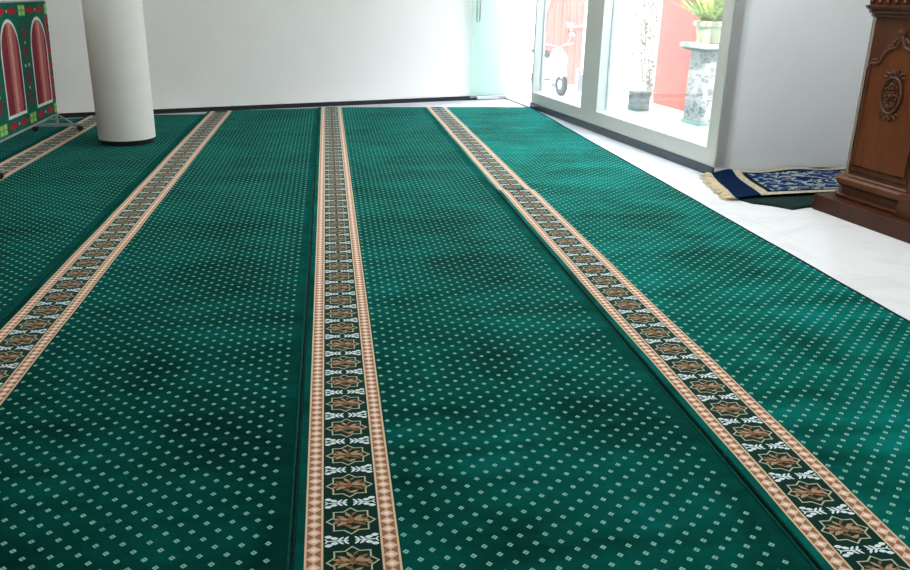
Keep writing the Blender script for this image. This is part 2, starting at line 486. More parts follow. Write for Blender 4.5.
def carpet(xs, width, near, far, seed, label, strip_off=.03, right='dark'):
    """xs: where the roll begins; the patterned strip starts strip_off inside it.  All coordinates local to the roll."""
    root = empty('carpet_roll', (xs, 0, 0))
    (yl0, yr0), (yl1, yr1) = near, far
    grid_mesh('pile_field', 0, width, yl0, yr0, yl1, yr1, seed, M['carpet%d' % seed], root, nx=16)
    # the patterned strip sits in its own frame so that its pattern starts at its own edge
    so = strip_off
    def lerp(a, b, u): return a + (b - a) * u / width
    mb = MB(); y0a, y1a = lerp(yl0, yr0, so), lerp(yl1, yr1, so); y0b, y1b = lerp(yl0, yr0, so + SW), lerp(yl1, yr1, so + SW)
    ny = int((y1a - y0a) / .045); nx = 6; vs, fs = [], []
    for j in range(ny + 1):
        for i in range(nx + 1):
            u, v = i / nx, j / ny
            x = SW * u; y = (y0a + (y0b - y0a) * u) * (1 - v) + (y1a + (y1b - y1a) * u) * v
            vs.append((x, y, zc(so + x, y, seed) + .0012))
    w = nx + 1
    for j in range(ny):
        for i in range(nx): fs.append((j * w + i, j * w + i + 1, (j + 1) * w + i + 1, (j + 1) * w + i))
    mb.add(vs, fs, 0, True)
    st = mb.build('border_strip', M['strip'], root, loc=(so, 0, 0), angle=False)
    st['label'] = 'cream and brown patterned border strip'
    dt = strip_details(max(y0a, y0b), min(y1a, y1b), seed, 0, so)
    dt.build('woven_motifs', [M['star'], M['flower'], M['flower_light'], M['sprig']], st, angle=False)
    # bound edges
    def edge(x, r, mat, nm):
        n = int((yl1 - yl0) / .06); pts = []
        a, b = lerp(yl0, yr0, x), lerp(yl1, yr1, x)
        for k in range(n + 1):
            y = a + (b - a) * k / n; pts.append((x, y, zc(x, y, seed) + .0005))
        MB().tube(pts, r, 6, flat=.5).build(nm, mat, root, angle=False)
    edge(.004, .005, M['binding'], 'edge_binding')
    if right == 'dark':
        edge(width - .004, .007, M['binding_black'], 'edge_binding')
    else:
        edge(width - .004, .0045, M['binding_light'], 'edge_binding')
    tag(root, label, 'carpet', 'green prayer carpets laid in parallel rolls')
    return root

XC = -.0905 - .030
W_ = 1.1975
NEAR = (-.6, -.6)
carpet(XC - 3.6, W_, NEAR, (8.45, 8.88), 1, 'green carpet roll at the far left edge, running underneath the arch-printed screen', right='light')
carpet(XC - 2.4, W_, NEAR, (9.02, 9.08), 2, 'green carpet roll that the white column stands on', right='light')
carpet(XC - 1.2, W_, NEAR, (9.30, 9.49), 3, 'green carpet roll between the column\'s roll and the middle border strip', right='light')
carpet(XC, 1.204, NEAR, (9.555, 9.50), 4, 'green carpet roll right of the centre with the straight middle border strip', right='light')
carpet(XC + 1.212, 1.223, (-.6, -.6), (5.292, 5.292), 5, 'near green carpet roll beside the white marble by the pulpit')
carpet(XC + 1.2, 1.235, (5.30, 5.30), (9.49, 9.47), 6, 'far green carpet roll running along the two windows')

# ------------------------------------------------------------------ column
cx, cy, cr = -1.752, 7.385, .236
col = empty('column', (cx, cy, 0))
MB().lathe([(cr, .052), (cr, H)], seg=64).build('shaft', M['column'], col)
MB().lathe([(cr - .014, 0.0), (cr - .014, .052)], seg=64).build('base_ring', M['black'], col)
tag(col, 'round white column rising from a black ring on the green carpet', 'column', kind='thing')

# ------------------------------------------------------------------ arch-printed screen
M['cloth_green'] = plain('emerald_printed_cloth', (.010, .155, .105), .8, var=.12, scale=20, spec=.2)
M['arch_dark'] = plain('maroon_print', (.25, .045, .055), .8, var=.12, scale=20, spec=.2)
M['arch_mid'] = plain('rose_print', (.46, .12, .13), .8, var=.08, scale=20, spec=.2)
M['arch_light'] = plain('peach_print', (.55, .30, .23), .8, var=.08, scale=20, spec=.2)
M['arch_white'] = plain('white_print', (.72, .76, .74), .8, var=.04, scale=20, spec=.2)
M['lime'] = plain('lime_print', (.20, .42, .10), .8, var=.2, scale=60, spec=.2)
M['lime2'] = plain('pale_lime_print', (.42, .60, .24), .8, var=.2, scale=60, spec=.2)
M['red_print'] = plain('red_print', (.42, .035, .05), .8, var=.25, scale=60, spec=.2)
M['dull_red'] = plain('dull_red_print', (.17, .075, .075), .8, var=.3, scale=60, spec=.2)
M['cloth_black'] = plain('black_scalloped_print', (.012, .014, .014), .8, var=.3, scale=40, spec=.2)
# local frame: X toward the viewer's side of the cloth, Y = -s (s runs toward the camera), Z up
scr = empty('partition_screen', (-2.512, 8.03, 0))
scr.rotation_euler = (0, 0, math.radians(.9))
TILT = math.tan(math.radians(2.0)); ZB, ZT = .173, 1.155; LEN = 2.17
def S(s, z, d=0): return ((z - ZB) * TILT + d, -s, z)
cb = MB(); cb.norecalc = True
def poly(pts, mi, d): cb.add([S(a, b, d) for a, b in pts], [tuple(range(len(pts)))], mi)
vs = [S(0, ZB, 0), S(LEN, ZB, 0), S(LEN, ZT, 0), S(0, ZT, 0), S(0, ZB, -.012), S(LEN, ZB, -.012), S(LEN, ZT, -.012), S(0, ZT, -.012)]
cb.add(vs, [(0, 3, 2, 1), (4, 5, 6, 7), (0, 1, 5, 4), (1, 2, 6, 5), (2, 3, 7, 6), (3, 0, 4, 7)], 0)
def rect(s0, s1, z0, z1, mi, d): poly([(s0, z0), (s0, z1), (s1, z1), (s1, z0)], mi, d)
def arch(c, hw, z0, z1, mi, d, lo=-1, hi=1):
    """pointed-round arch slice between fractions lo..hi of the half width"""
    N = 14; spring = z0 + (z1 - z0) * .66
    top = []
    for k in range(N + 1):
        f = lo + (hi - lo) * k / N
        zz = spring + (z1 - spring) * math.sqrt(max(0, 1 - abs(f) ** 2.0))
        top.append((c + f * hw, zz))
    poly([(c + lo * hw, z0)] + top + [(c + hi * hw, z0)], mi, d)
def lozenge(c, z, ls, lz, mi, d):
    poly([(c - ls, z), (c - ls * .3, z + lz), (c + ls * .3, z + lz), (c + ls, z), (c + ls * .3, z - lz), (c - ls * .3, z - lz)], mi, d)
def flower_bar(c, z, half, mi, d, vert=False):
    """a red double-ended floral bar"""
    for sg in (-1, 1):
        for (o_, l_, w_) in ((.26, .16, .020), (.52, .22, .034), (.84, .16, .016)):
            if vert: lozenge(c, z + sg * o_ * half, w_ * 2.6, l_ * half, mi, d)
            else: lozenge(c + sg * o_ * half, z, l_ * half, w_, mi, d)
    lozenge(c, z, .012, .012, 4, d + .0006)
cs = [.315, 1.03, 1.745]
for c in cs:
    arch(c, .222, .290, 1.035, 4, .0012)
    a0, a1, z0, z1 = .198, .198, .315, 1.010
    arch(c, a0, z0, z1, 1, .0020, .30, 1.0)          # nearer (left) side dark
    arch(c, a0, z0, z1, 2, .0020, .05, .30)
    arch(c, a0, z0, z1, 3, .0020, -.28, .05)
    arch(c, a0, z0, z1, 2, .0020, -.72, -.28)
    arch(c, a0, z0, z1, 1, .0020, -1.0, -.72)
# lime squares and red bars along the top and bottom
ls = [.035, .675, 1.39, 2.10]
for z in (1.092, .232):
    for c in ls:
        hw = .035 if c < .1 or c > 2 else .085
        rect(c - hw, c + hw, z - .043, z + .043, 5, .0012)
        for dx in (-.5, .5):
            for dz in (-.5, .5): rect(c + dx * hw - hw * .3, c + dx * hw + hw * .3, z + dz * .043 - .013, z + dz * .043 + .013, 6, .0018)
    for c in (.33, 1.03, 1.745): flower_bar(c, z, .235, 7, .0012)
for c in (.675, 1.39):
    for zz in (.48, .84): flower_bar(c, zz, .15, 8, .0012, True)
    for zz in (.66,):
        for dx in (-.045, .045): rect(c + dx - .012, c + dx + .012, zz - .012, zz + .012, 4, .0016)
# red flowers and a black scallop down the far edge
for k in range(6):
    lozenge(.055, .36 + k * .125, .038, .058, 7, .0012)
for k in range(11):
    zz = .33 + k * .068
    poly([(.0, zz - .034), (.0, zz + .034), (.020, zz + .02), (.028, zz), (.020, zz - .02)], 9, .0020)
cl = cb.build('printed_cloth', [M[k] for k in ('cloth_green', 'arch_dark', 'arch_mid', 'arch_light', 'arch_white', 'lime', 'lime2', 'red_print', 'dull_red', 'cloth_black')], scr)
cl['label'] = 'green printed cloth with white-edged red arches'
fr = MB()
fr.tube([S(0, ZB - .008, -.004), S(LEN, ZB - .008, -.004)], .011, 10)
fr.tube([S(.0, ZB - .008, -.02), S(0, ZT, -.02)], .011, 10); fr.tube([S(LEN, ZB - .008, -.02), S(LEN, ZT, -.02)], .011, 10)
fr.tube([S(.0, ZT, -.02), S(LEN, ZT, -.02)], .011, 10)
fr.build('frame', M['grey_metal'], scr)
for s in (.03, LEN - .03):
    ft = MB(); y = -s
    ft.box((-.235, y - .016, .058), (.225, y + .016, .082))
    ft.tube([(0, y, .08), (0, y, ZB)], .014, 8)
    ft.tube([(-.13, y, .085), (-.005, y, ZB - .005)], .010, 8); ft.tube([(.13, y, .085), (.005, y, ZB - .005)], .010, 8)
    fo = ft.build('foot', M['grey_metal'], scr, bevel=.003)
    for xx in (-.205, .195):
        ca = MB(); ca.lathe([(.006, -.011), (.024, -.011), (.027, -.006), (.027, .006), (.024, .011), (.006, .011)], (xx, y, .040), 18, axis='y')
        ca.box((xx - .010, y - .017, .035), (xx + .010, y - .0125, .060)); ca.box((xx - .010, y + .0125, .035), (xx + .010, y + .017, .060))
        ca.build('caster', M['rubber'], fo)
tag(scr, 'green cloth screen with red arches on a wheeled grey metal stand', 'screen')

# ------------------------------------------------------------------ pulpit
ps = Vector((.1296, -.9916)); pd = Vector((.9916, .1296))
pa = math.atan2(ps.y, ps.x)             # local X = along the front, local -Y... depth is +Y after flip
pul = empty('pulpit', (2.973, 4.688, 0), pa)
# local axes: X along the front (to the right in the photo), Y = depth (positive away from the hall)
def PL(pts): return pts
PWd = .68; PFull = .98; DP = .62
MB().box((0, 0, 0), (PFull, DP, .098)).build('plinth', M['wood_dark'], pul, bevel=.006)
def outline(g):      # body outline grown by g, its two front corners cut off
    return [(.118 - g * .6, .12 - g), (PFull - .118 + g * .6, .12 - g), (PFull - .056 + g, .152 - g * .5), (PFull - .056 + g, DP - .03), (.056 - g, DP - .03), (.056 - g, .152 - g * .5)]
b = MB(); b.prism(outline(.018), .098, .165); b.prism(outline(.0), .20, 1.150)
b.box((.585, .10, .20), (.70, .13, 1.148)); b.box((.575, .075, .098), (.712, .13, .225)); b.box((.580, .085, 1.06), (.706, .13, 1.148))
bd_ = b.build('body', M['wood'], pul, bevel=.004)
m_ = MB()
prof = [(.018, .165), (.034, .172), (.046, .186), (.048, .200), (.044, .214), (.030, .226), (.008, .232), (0, .24)]
def stack(mb, prof):
    n = 6
    vs = []; fs = []
    for g, z in prof: vs += [(x, y, z) for x, y in outline(g)]
    for i in range(len(prof) - 1):
        for k in range(n): fs.append((i * n + k, i * n + (k + 1) % n, (i + 1) * n + (k + 1) % n, (i + 1) * n + k))
    fs.append(tuple(range(n))[::-1]); fs.append(tuple((len(prof) - 1) * n + k for k in range(n)))
    mb.add(vs, fs)
stack(m_, prof)
stack(m_, [(.022, .0985), (.036, .104), (.036, .114), (.022, .122)])
m_.build('base_moulding', M['wood'], pul)
c_ = MB()
stack(c_, [(0, 1.140), (.010, 1.142), (.014, 1.150), (.012, 1.158), (.024, 1.162), (.030, 1.172), (.028, 1.180), (.044, 1.186), (.050, 1.198), (.050, 1.204), (.03, 1.206)])
stack(c_, [(.03, 1.2055), (.03, 1.300), (.046, 1.305), (.054, 1.318), (.054, 1.330), (.03, 1.335)])
stack(c_, [(.03, 1.3345), (.062, 1.345), (.070, 1.362), (.068, 1.375), (.05, 1.38)])
co = c_.build('cornice', M['wood'], pul)
M['wood_painted_sheen'] = wood('teak_edge_painted_sheen', (.16, .105, .075), (.26, .175, .125), .22)  # wall reflection on the cut corners painted in as paler, greyer wood
for f in (lambda x: x, lambda x: PFull - x):
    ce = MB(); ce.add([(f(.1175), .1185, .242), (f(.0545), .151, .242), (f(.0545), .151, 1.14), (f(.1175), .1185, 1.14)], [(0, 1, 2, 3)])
    ce.build('corner_painted_sheen', M['wood_painted_sheen'], bd_, angle=False)
# relief leaves along the frieze
fz = MB()
for k in range(9):
    x = .10 + k * .06
    for sg in (-1, 1):
        fz.ball((x + sg * .012, .085, 1.245 + .012 * (k % 2)), .024, (.55, .35, 1.0), 10, 6, rot=Matrix.Rotation(sg * .5, 3, 'Y'))
    fz.ball((x, .083, 1.222), .013, (1, .6, 1), 8, 6)
fz.tube([(.08 + .54 * k / 40, .086, 1.275 + .010 * math.sin(k * .95)) for k in range(41)], .006, 6)
fz.build('carved_frieze', M['wood_carve'], co)
# raised field and mouldings of the front panel
fx0, fx1, fz0, fz1 = .140, PWd - .140, .298, .872
cx_ = PWd / 2
def ogee(off=0):
    pts = []
    seq = [(fx0 + off, fz1), (fx0 + .004 + off, fz1 + .014), (fx0 + .03, fz1 + .018 - off), (fx0 + .055, fz1 + .020 - off), (fx0 + .075, fz1 + .040 - off), (fx0 + .100, fz1 + .082 - off),
           (fx0 + .135, fz1 + .105 - off), (fx0 + .165, fz1 + .112 - off), (fx0 + .182, fz1 + .130 - off), (cx_, fz1 + .172 - off)]
    # smooth by Catmull-Rom
    q = [Vector((a, 0, c)) for a, c in seq]
    for i in range(len(q) - 1):
        p0 = q[max(0, i - 1)]; p1 = q[i]; p2 = q[i + 1]; p3 = q[min(len(q) - 1, i + 2)]
        for k in range(5):
            t = k / 5
            pts.append(.5 * ((2 * p1) + (p2 - p0) * t + (2 * p0 - 5 * p1 + 4 * p2 - p3) * t * t + (3 * p1 - p0 - 3 * p2 + p3) * t ** 3))
    pts.append(q[-1])
    left = [(p.x, p.z) for p in pts]; right = [(PWd - x, z) for x, z in reversed(left[:-1])]
    return left + right
og = ogee()
fp = MB(); face = [(fx0, fz0)] + og + [(fx1, fz0)]
fp.add([(x, .1165, z) for x, z in face], [tuple(range(len(face)))])
fpo = fp.build('front_panel', M['wood_panel'], pul, angle=False)
mo = MB()
mo.tube([(fx0, .116, fz1)] + [(fx0, .116, fz0), (fx1, .116, fz0), (fx1, .116, fz1)], .0085, 8)
mo.tube([(fx0 - .022, .118, fz1 - .01), (fx0 - .022, .118, .262), (fx1 + .022, .118, .262), (fx1 + .022, .118, fz1 - .01)], .004, 6)
mo.tube([(x, .116, z) for x, z in og], .010, 8)
mo.tube([(x, .117, z + .022) for x, z in og[6:-6]], .005, 6)
# scrolls at the shoulders and the crown
def spiral(mb, c, r, turns, sg, rad=.005, y=.112, start=0):
    pts = []
    for k in range(26):
        t = k / 25; a = start + sg * turns * 2 * PI * t
        pts.append((c[0] + r * (1 - .82 * t) * math.cos(a), y, c[1] + r * (1 - .82 * t) * math.sin(a)))
    mb.tube(pts, [rad * (1 - .45 * k / 25) for k in range(26)], 6)
for sg, ox in ((1, 0), (-1, PWd)):
    f = lambda x: ox + sg * x
    spiral(mo, (f(.205), .905), .018, 1.4, sg, start=PI / 2)
    spiral(mo, (f(.285), 1.005), .016, 1.4, -sg, start=-PI / 2)
    for (x, z, r, an) in ((.30, 1.02, .022, .6), (.27, .99, .018, 1.0), (.23, .945, .018, .9), (.175, .90, .016, .2)):
        mo.ball((f(x), .113, z), r, (.45, .3, 1), 8, 6, rot=Matrix.Rotation(sg * an, 3, 'Y'))
for an in (-.7, -.35, 0, .35, .7):
    mo.ball((cx_ + .028 * math.sin(an), .110, 1.048 + .020 * math.cos(an)), .020, (.32, .22, 1), 8, 6, rot=Matrix.Rotation(an, 3, 'Y'))
mo.build('panel_moulding', M['wood_carve'], fpo)
# medallion
md = MB(); mc = (cx_, .728)
el = lambda rx, rz, y, n=40: [(mc[0] + rx * math.cos(2 * PI * k / n), y, mc[1] + rz * math.sin(2 * PI * k / n)) for k in range(n)]
md.tube(el(.073, .098, .110), .0085, 8, closed=True); md.tube(el(.060, .084, .112), .004, 6, closed=True)
random.seed(11)
for k in range(7):
    a = 2 * PI * k / 7 + .3
    spiral(md, (mc[0] + .034 * math.cos(a), mc[1] + .050 * math.sin(a)), .017, 1.5, 1 if k % 2 else -1, .0045, .109, a)
    md.ball((mc[0] + .046 * math.cos(a + .45), .110, mc[1] + .064 * math.sin(a + .45)), .014, (.5, .5, 1), 8, 6, rot=Matrix.Rotation(-a, 3, 'Y'))
spiral(md, mc, .022, 1.6, 1, .005, .108)
md.ball((mc[0], .106, mc[1]), .011, (1, .7, 1), 10, 8)
for sg in (-1, 1):                                     # leafy crown and foot of the medallion
    for zz, up in ((mc[1] + .112, 1), (mc[1] - .112, -1)):
        spiral(md, (mc[0] + sg * .030, zz), .017, 1.3, sg * up, .005, .111, PI / 2 * up)
        for (dx, dz, r, an) in ((.010, .012, .022, .3), (.048, .004, .020, 1.0), (.060, -.014, .017, 1.35)):
            md.ball((mc[0] + sg * dx, .112, zz + up * dz), r, (.4, .35, 1), 8, 6, rot=Matrix.Rotation(sg * up * an, 3, 'Y'))
mdo = md.build('medallion', M['wood_carve'], pul); mdo['label'] = 'oval carved medallion with scrolls'
# the same children turned so that local +Y is depth: mirror by parent's rotation (X along ps, Y must be pd)
# rotation by pa maps (0,1) to (-ps.y, ps.x) = (.9916,.1296) = pd : already right
tag(pul, 'tall carved brown wooden pulpit with oval medallion on its front', 'pulpit')

# ------------------------------------------------------------------ rug and mat beside the pulpit
def bil(A, B, C, D, u, v):     # A bottom-left, B bottom-right, C top-right, D top-left
    return [(A[i] * (1 - u) + B[i] * u) * (1 - v) + (D[i] * (1 - u) + C[i] * u) * v for i in range(2)]
def rug_mat():
    m, nt, b = new_mat('blue_woven_prayer_rug')
    uvn = texco(nt, 'UV'); u, v, _ = sep(nt, uvn)
    du = u * 1.2; 
    ev = v.mn(1 - v) * .85; eu = du - .17
    n = noise_tex(nt, mapping(nt, uvn, (16, 11, 1)), 1.0, 2, .5, .6)
    n2 = noise_tex(nt, mapping(nt, uvn, (60, 44, 1)), 1.0, 2)
    field = ramp(nt, n, [(.36, (.006, .022, .085)), (.45, (.012, .060, .20)), (.51, (.014, .060, .19)), (.53, (.40, .42, .35)), (.61, (.46, .47, .40)), (.64, (.02, .05, .06))])
    field = mix(nt, n2 * .35, field, (.006, .018, .045))
    bd = ramp(nt, n2, [(.40, (.52, .48, .36)), (.60, (.34, .30, .21))])
    navy = mix(nt, n2 * .5, (.006, .022, .060), (.004, .012, .035))
    e = ev.mn(eu)
    c = mix(nt, e.lt(.105), field, (.006, .016, .016))
    c = mix(nt, e.lt(.066), c, bd)
    c = mix(nt, ev.lt(.012), c, (.62, .56, .46))
    c = mix(nt, eu.lt(.0), c, navy)
    setc(nt, b, c); b.inputs['Roughness'].default_value = .95; b.inputs['Specular IOR Level'].default_value = .05
    bump(nt, b, n2, .5, .004)
    return m
M['rug'] = rug_mat()
M['fringe'] = plain('cream_fringe', (.62, .52, .36), .9, var=.25, scale=90, spec=.1)
M['mat'] = plain('dark_green_mat', (.012, .032, .026), .85, var=.35, scale=60, bmp=.5, spec=.2)
RA, RB, RC, RD = (2.585, 4.915), (3.86, 5.05), (3.86, 5.715), (2.745, 5.625)
def zr(u, v):
    z = .026 + .005 * math.sin(u * 9 + v * 2) * v + .004 * math.sin(v * 7 + u * 4)
    z += .022 * max(0, v - .80) / .2 * (.6 + .4 * math.sin(u * 14)) * min(1, u * 6 + .3)
    z -= .010 * max(0, .12 - u) / .12 
    return z
N1, N2 = 44, 26
mb = MB(); vs, fs, uvs = [], [], []
for j in range(N2 + 1):
    for i in range(N1 + 1):
        u, v = i / N1, j / N2
        x, y = bil(RA, RB, RC, RD, u, v); vs.append((x, y, zr(u, v))); uvs.append((u, v))
w = N1 + 1
for j in range(N2):
    for i in range(N1): fs.append((j * w + i, j * w + i + 1, (j + 1) * w + i + 1, (j + 1) * w + i))
mb.add(vs, fs, 0, True)
rug = mb.build('prayer_rug', M['rug'], angle=False)
uvl = rug.data.uv_layers.new(name='UVMap')
for lp in rug.data.loops: uvl.data[lp.index].uv = uvs[lp.vertex_index]
sd = rug.modifiers.new('thick', 'SOLIDIFY'); sd.thickness = .006; sd.offset = -1
random.seed(5)
fb = MB(); out = Vector((-.98, .16))
for k in range(95):
    v = (k + .5) / 95
    x, y = bil(RA, RB, RC, RD, 0, v); z = zr(0, v)
    L = .085 + random.uniform(-.02, .02); a = random.uniform(-.45, .45)
    d = Vector((out.x * math.cos(a) - out.y * math.sin(a), out.x * math.sin(a) + out.y * math.cos(a)))
    p = [(x + .012, y, z - .001), (x + d.x * L * .35, y + d.y * L * .35, z + random.uniform(-.002, .010)), (x + d.x * L * .7, y + d.y * L * .7 + random.uniform(-.01, .01), .010 + random.uniform(0, .010)), (x + d.x * L, y + d.y * L + random.uniform(-.012, .012), .006)]
    fb.tube(p, [.0042, .005, .0042, .0025], 5)
fo = fb.build('fringe', M['fringe'], rug, angle=False); fo['label'] = 'cream knotted fringe'
tag(rug, 'dark blue prayer rug with cream border and fringe, beside the pulpit', 'rug')
# mat
mp = [(2.80, 5.625), (2.625, 4.92), (2.655, 4.835), (2.75, 4.765), (2.834, 4.66), (2.95, 4.705), (3.3, 4.75), (3.92, 4.83), (3.92, 5.755), (3.4, 5.695)]
mb = MB(); cen = (3.25, 5.2); rings = 8; n = 60
per = []
for i in range(len(mp)):
    a, b_ = mp[i], mp[(i + 1) % len(mp)]
    for k in range(6): per.append((a[0] + (b_[0] - a[0]) * k / 6, a[1] + (b_[1] - a[1]) * k / 6))
n = len(per); vs = [(*cen, .013)]; fs = []
for r_ in range(1, rings + 1):
    t = r_ / rings
    for i, (x, y) in enumerate(per):
        z = .013
        if t > .9:
            z = .013 + .0035 * math.sin(x * 17 + y * 11)
            if y > 5.6: z = .026 + .018 * max(0, noise.noise(Vector((x * 4.5, y, 2))) + .35)
        vs.append((cen[0] + (x - cen[0]) * t, cen[1] + (y - cen[1]) * t, z))
for i in range(n): fs.append((0, 1 + i, 1 + (i + 1) % n))
for r_ in range(rings - 1):
    for i in range(n):
        j = (i + 1) % n
        fs.append((1 + r_ * n + i, 1 + (r_ + 1) * n + i, 1 + (r_ + 1) * n + j, 1 + r_ * n + j))
k = len(vs)
for i, (x, y) in enumerate(per): vs.append((x, y, .0005))
for i in range(n):
    j = (i + 1) % n; a = 1 + (rings - 1) * n
    fs.append((a + i, k + i, k + j, a + j))
mb.add(vs, fs, 0, True)
mt = mb.build('floor_mat', M['mat'], angle=False)
tag(mt, 'dark green floor mat spread under the blue prayer rug', 'mat')

# ------------------------------------------------------------------ outside: a narrow court beyond the windows
M['court'] = plain('pale_court_tiles', (.52, .60, .56), .35, var=.12, scale=2.5)
M['red'] = plain('red_painted_wall', (.56, .105, .085), .75, var=.05, scale=5, spec=.2)
M['red2'] = plain('red_painted_gate', (.60, .135, .115), .6, var=.06, scale=5, spec=.2)
def stucco():
    m, nt, b = new_mat('white_rough_stucco')
    o = texco(nt); n = noise_tex(nt, o, 14, 5, .7)
    setc(nt, b, ramp(nt, n, [(.35, (.66, .63, .58)), (.55, (.84, .84, .82))])); b.inputs['Roughness'].default_value = .9
    bump(nt, b, n, .6, .02); return m
M['stucco'] = stucco()
def OW(x_at9, s, o=0):      # outer wall, parallel to the window wall
    q = Vector((x_at9, 9.0)) + DR * s + NO * o; return (q.x, q.y)
struct(MB().prism([RW(SN - .3, .12), RW(4.2, .12), OW(4.9, 3.2), OW(4.9, -4.5)], -.14, -.03).build('floor_outside', M['court']))
XO = 4.20
struct(MB().prism([OW(XO, -4.3), OW(XO, 3.4), OW(XO, 3.4, .2), OW(XO, -4.3, .2)], -.1, 2.7).build('wall_outside', M['stucco']))
# red pier on that wall
struct(MB().prism([OW(XO, .30, -.06), OW(XO, 1.06, -.06), OW(XO, 1.06), OW(XO, .30)], -.03, 2.75).build('trim_2', M['red']))
# end of the court: white part then red sheet gate
def EW(t, o=0): q = Vector((2.30, 12.05)) + NO * t + DR * o; return (q.x, q.y)
struct(MB().prism([EW(-.4), EW(.74), EW(.74, .2), EW(-.4, .2)], -.1, 2.7).build('wall_outside.001', M['stucco']))
gb = MB()
gb.prism([EW(.74, .05), EW(1.46, .05), EW(1.46, .12), EW(.74, .12)], -.03, 2.5)
for k in range(6):
    t = .77 + k * .115
    gb.prism([EW(t, .05), EW(t + .05, .05), EW(t + .05, .03), EW(t, .03)], -.03, 2.5)
gate = gb.build('metal_gate', M['red2'])
tag(gate, 'red ribbed metal gate closing the court beyond the far window', 'gate')
# white hose hanging down the gate
hp = []
a = EW(.95, -.01)
for k in range(21):
    t = k / 20
    q = EW(.95 - .22 * t + .04 * math.sin(t * 9), -.02); hp.append((*q, 1.75 - 1.77 * t))
tag(MB().tube(hp, .010, 6).build('hose', plain('white_hose', (.75, .75, .73), .5)), 'thin white hose hanging down the red gate outside', 'hose')

# planter pedestal with stone mosaic
def stones():
    m, nt, b = new_mat('grey_stone_mosaic')
    o = texco(nt)
    v = nt.nodes.new('ShaderNodeTexVoronoi'); v.feature = 'DISTANCE_TO_EDGE'; v.inputs['Scale'].default_value = 17
    nt.links.new(o, v.inputs['Vector'])
    v2 = nt.nodes.new('ShaderNodeTexVoronoi'); v2.inputs['Scale'].default_value = 17; nt.links.new(o, v2.inputs['Vector'])
    s_ = nt.nodes.new('ShaderNodeSeparateColor'); nt.links.new(v2.outputs['Color'], s_.inputs[0])
    st_ = ramp(nt, X(nt, s_.outputs[0]), [(.1, (.17, .17, .165)), (.5, (.26, .25, .24)), (.9, (.42, .40, .38))])
    d = X(nt, v.outputs['Distance'])
    setc(nt, b, mix(nt, d.lt(.045), st_, (.50, .48, .45))); b.inputs['Roughness'].default_value = .7
    bump(nt, b, d.mn(.1), .6, .05); return m
M['stones'] = stones()
M['slab'] = plain('pale_green_stone_slab', (.36, .43, .34), .5, var=.15, scale=12)
M['slab_dark'] = plain('slab_underside', (.13, .14, .13), .6)
M['pot'] = plain('cream_glazed_pot', (.50, .46, .32), .35, var=.1, scale=14)
M['soil'] = plain('dark_soil', (.05, .035, .025), .95, var=.4)
def leaf_mat():
    m, nt, b = new_mat('yellow_green_leaf')
    n = noise_tex(nt, texco(nt), 22, 2)
    setc(nt, b, ramp(nt, n, [(.3, (.12, .17, .02)), (.5, (.34, .40, .07)), (.7, (.60, .58, .24))]))
    b.inputs['Roughness'].default_value = .45; return m
M['leaf'] = leaf_mat()
RZ = math.atan2(DR.y, DR.x) - PI / 2
ped = empty('planter_pedestal', (3.90, 8.36, -.03), RZ)
MB().box((-.13, -.16, 0), (.16, .16, .745)).build('shaft', M['stones'], ped, bevel=.008)
MB().box((-.145, -.175, 0), (.175, .175, .035)).build('footing', M['slab'], ped, bevel=.004)
sl = MB(); sl.box((-.215, -.25, .770), (.235, .24, .815)); so_ = sl.build('top_slab', M['slab'], ped, bevel=.006)
MB().box((-.185, -.22, .742), (.205, .21, .770)).build('slab_underlayer', M['slab_dark'], so_)
tag(ped, 'stone-clad pedestal with a pale slab top outside the near window', 'pedestal')
pot = empty('potted_plant', (3.87, 8.34, .785))
pot.scale = (1.22, 1.22, 1.1)
po = MB(); po.lathe([(.07, 0), (.085, .004), (.105, .06), (.120, .135), (.124, .150), (.138, .152), (.142, .165), (.140, .195), (.132, .200), (.118, .198), (.114, .170)], seg=36)
p0 = po.build('pot', M['pot'], pot)
MB().lathe([(.001, .176), (.116, .178)], seg=24).build('soil', M['soil'], p0)
fl = MB(); random.seed(21)
for k in range(95):
    a = random.uniform(0, 2 * PI); L = random.uniform(.24, .50); lean = random.uniform(.2, 1.6); wd = random.uniform(.010, .020)
    c0 = Vector((math.cos(a) * random.uniform(.0, .07), math.sin(a) * random.uniform(.0, .07), .17))
    dirv = Vector((math.cos(a), math.sin(a), 0)); side = Vector((-math.sin(a), math.cos(a), 0))
    vs, fs = [], []
    for i in range(8):
        t = i / 7; out_ = math.sin(t * min(1.5, lean * 1.1)) * L * (.95 if math.cos(a) < .3 else .55); up = L * (t - .28 * lean * t * t)
        p = c0 + dirv * out_ + Vector((0, 0, up)); wv = wd * math.sin(PI * min(1, .12 + t * .88)) ** .7
        vs += [p + side * wv + Vector((0, 0, wv * .3)), p, p - side * wv + Vector((0, 0, wv * .3))]
    for i in range(7): fs += [(i * 3, i * 3 + 1, i * 3 + 4, i * 3 + 3), (i * 3 + 1, i * 3 + 2, i * 3 + 5, i * 3 + 4)]
    fl.add(vs, fs, 0, True)
fl.build('foliage', M['leaf'], pot, angle=False)
tag(pot, 'cream pot of yellow-green strap-leaved plant on the stone pedestal', 'plant')

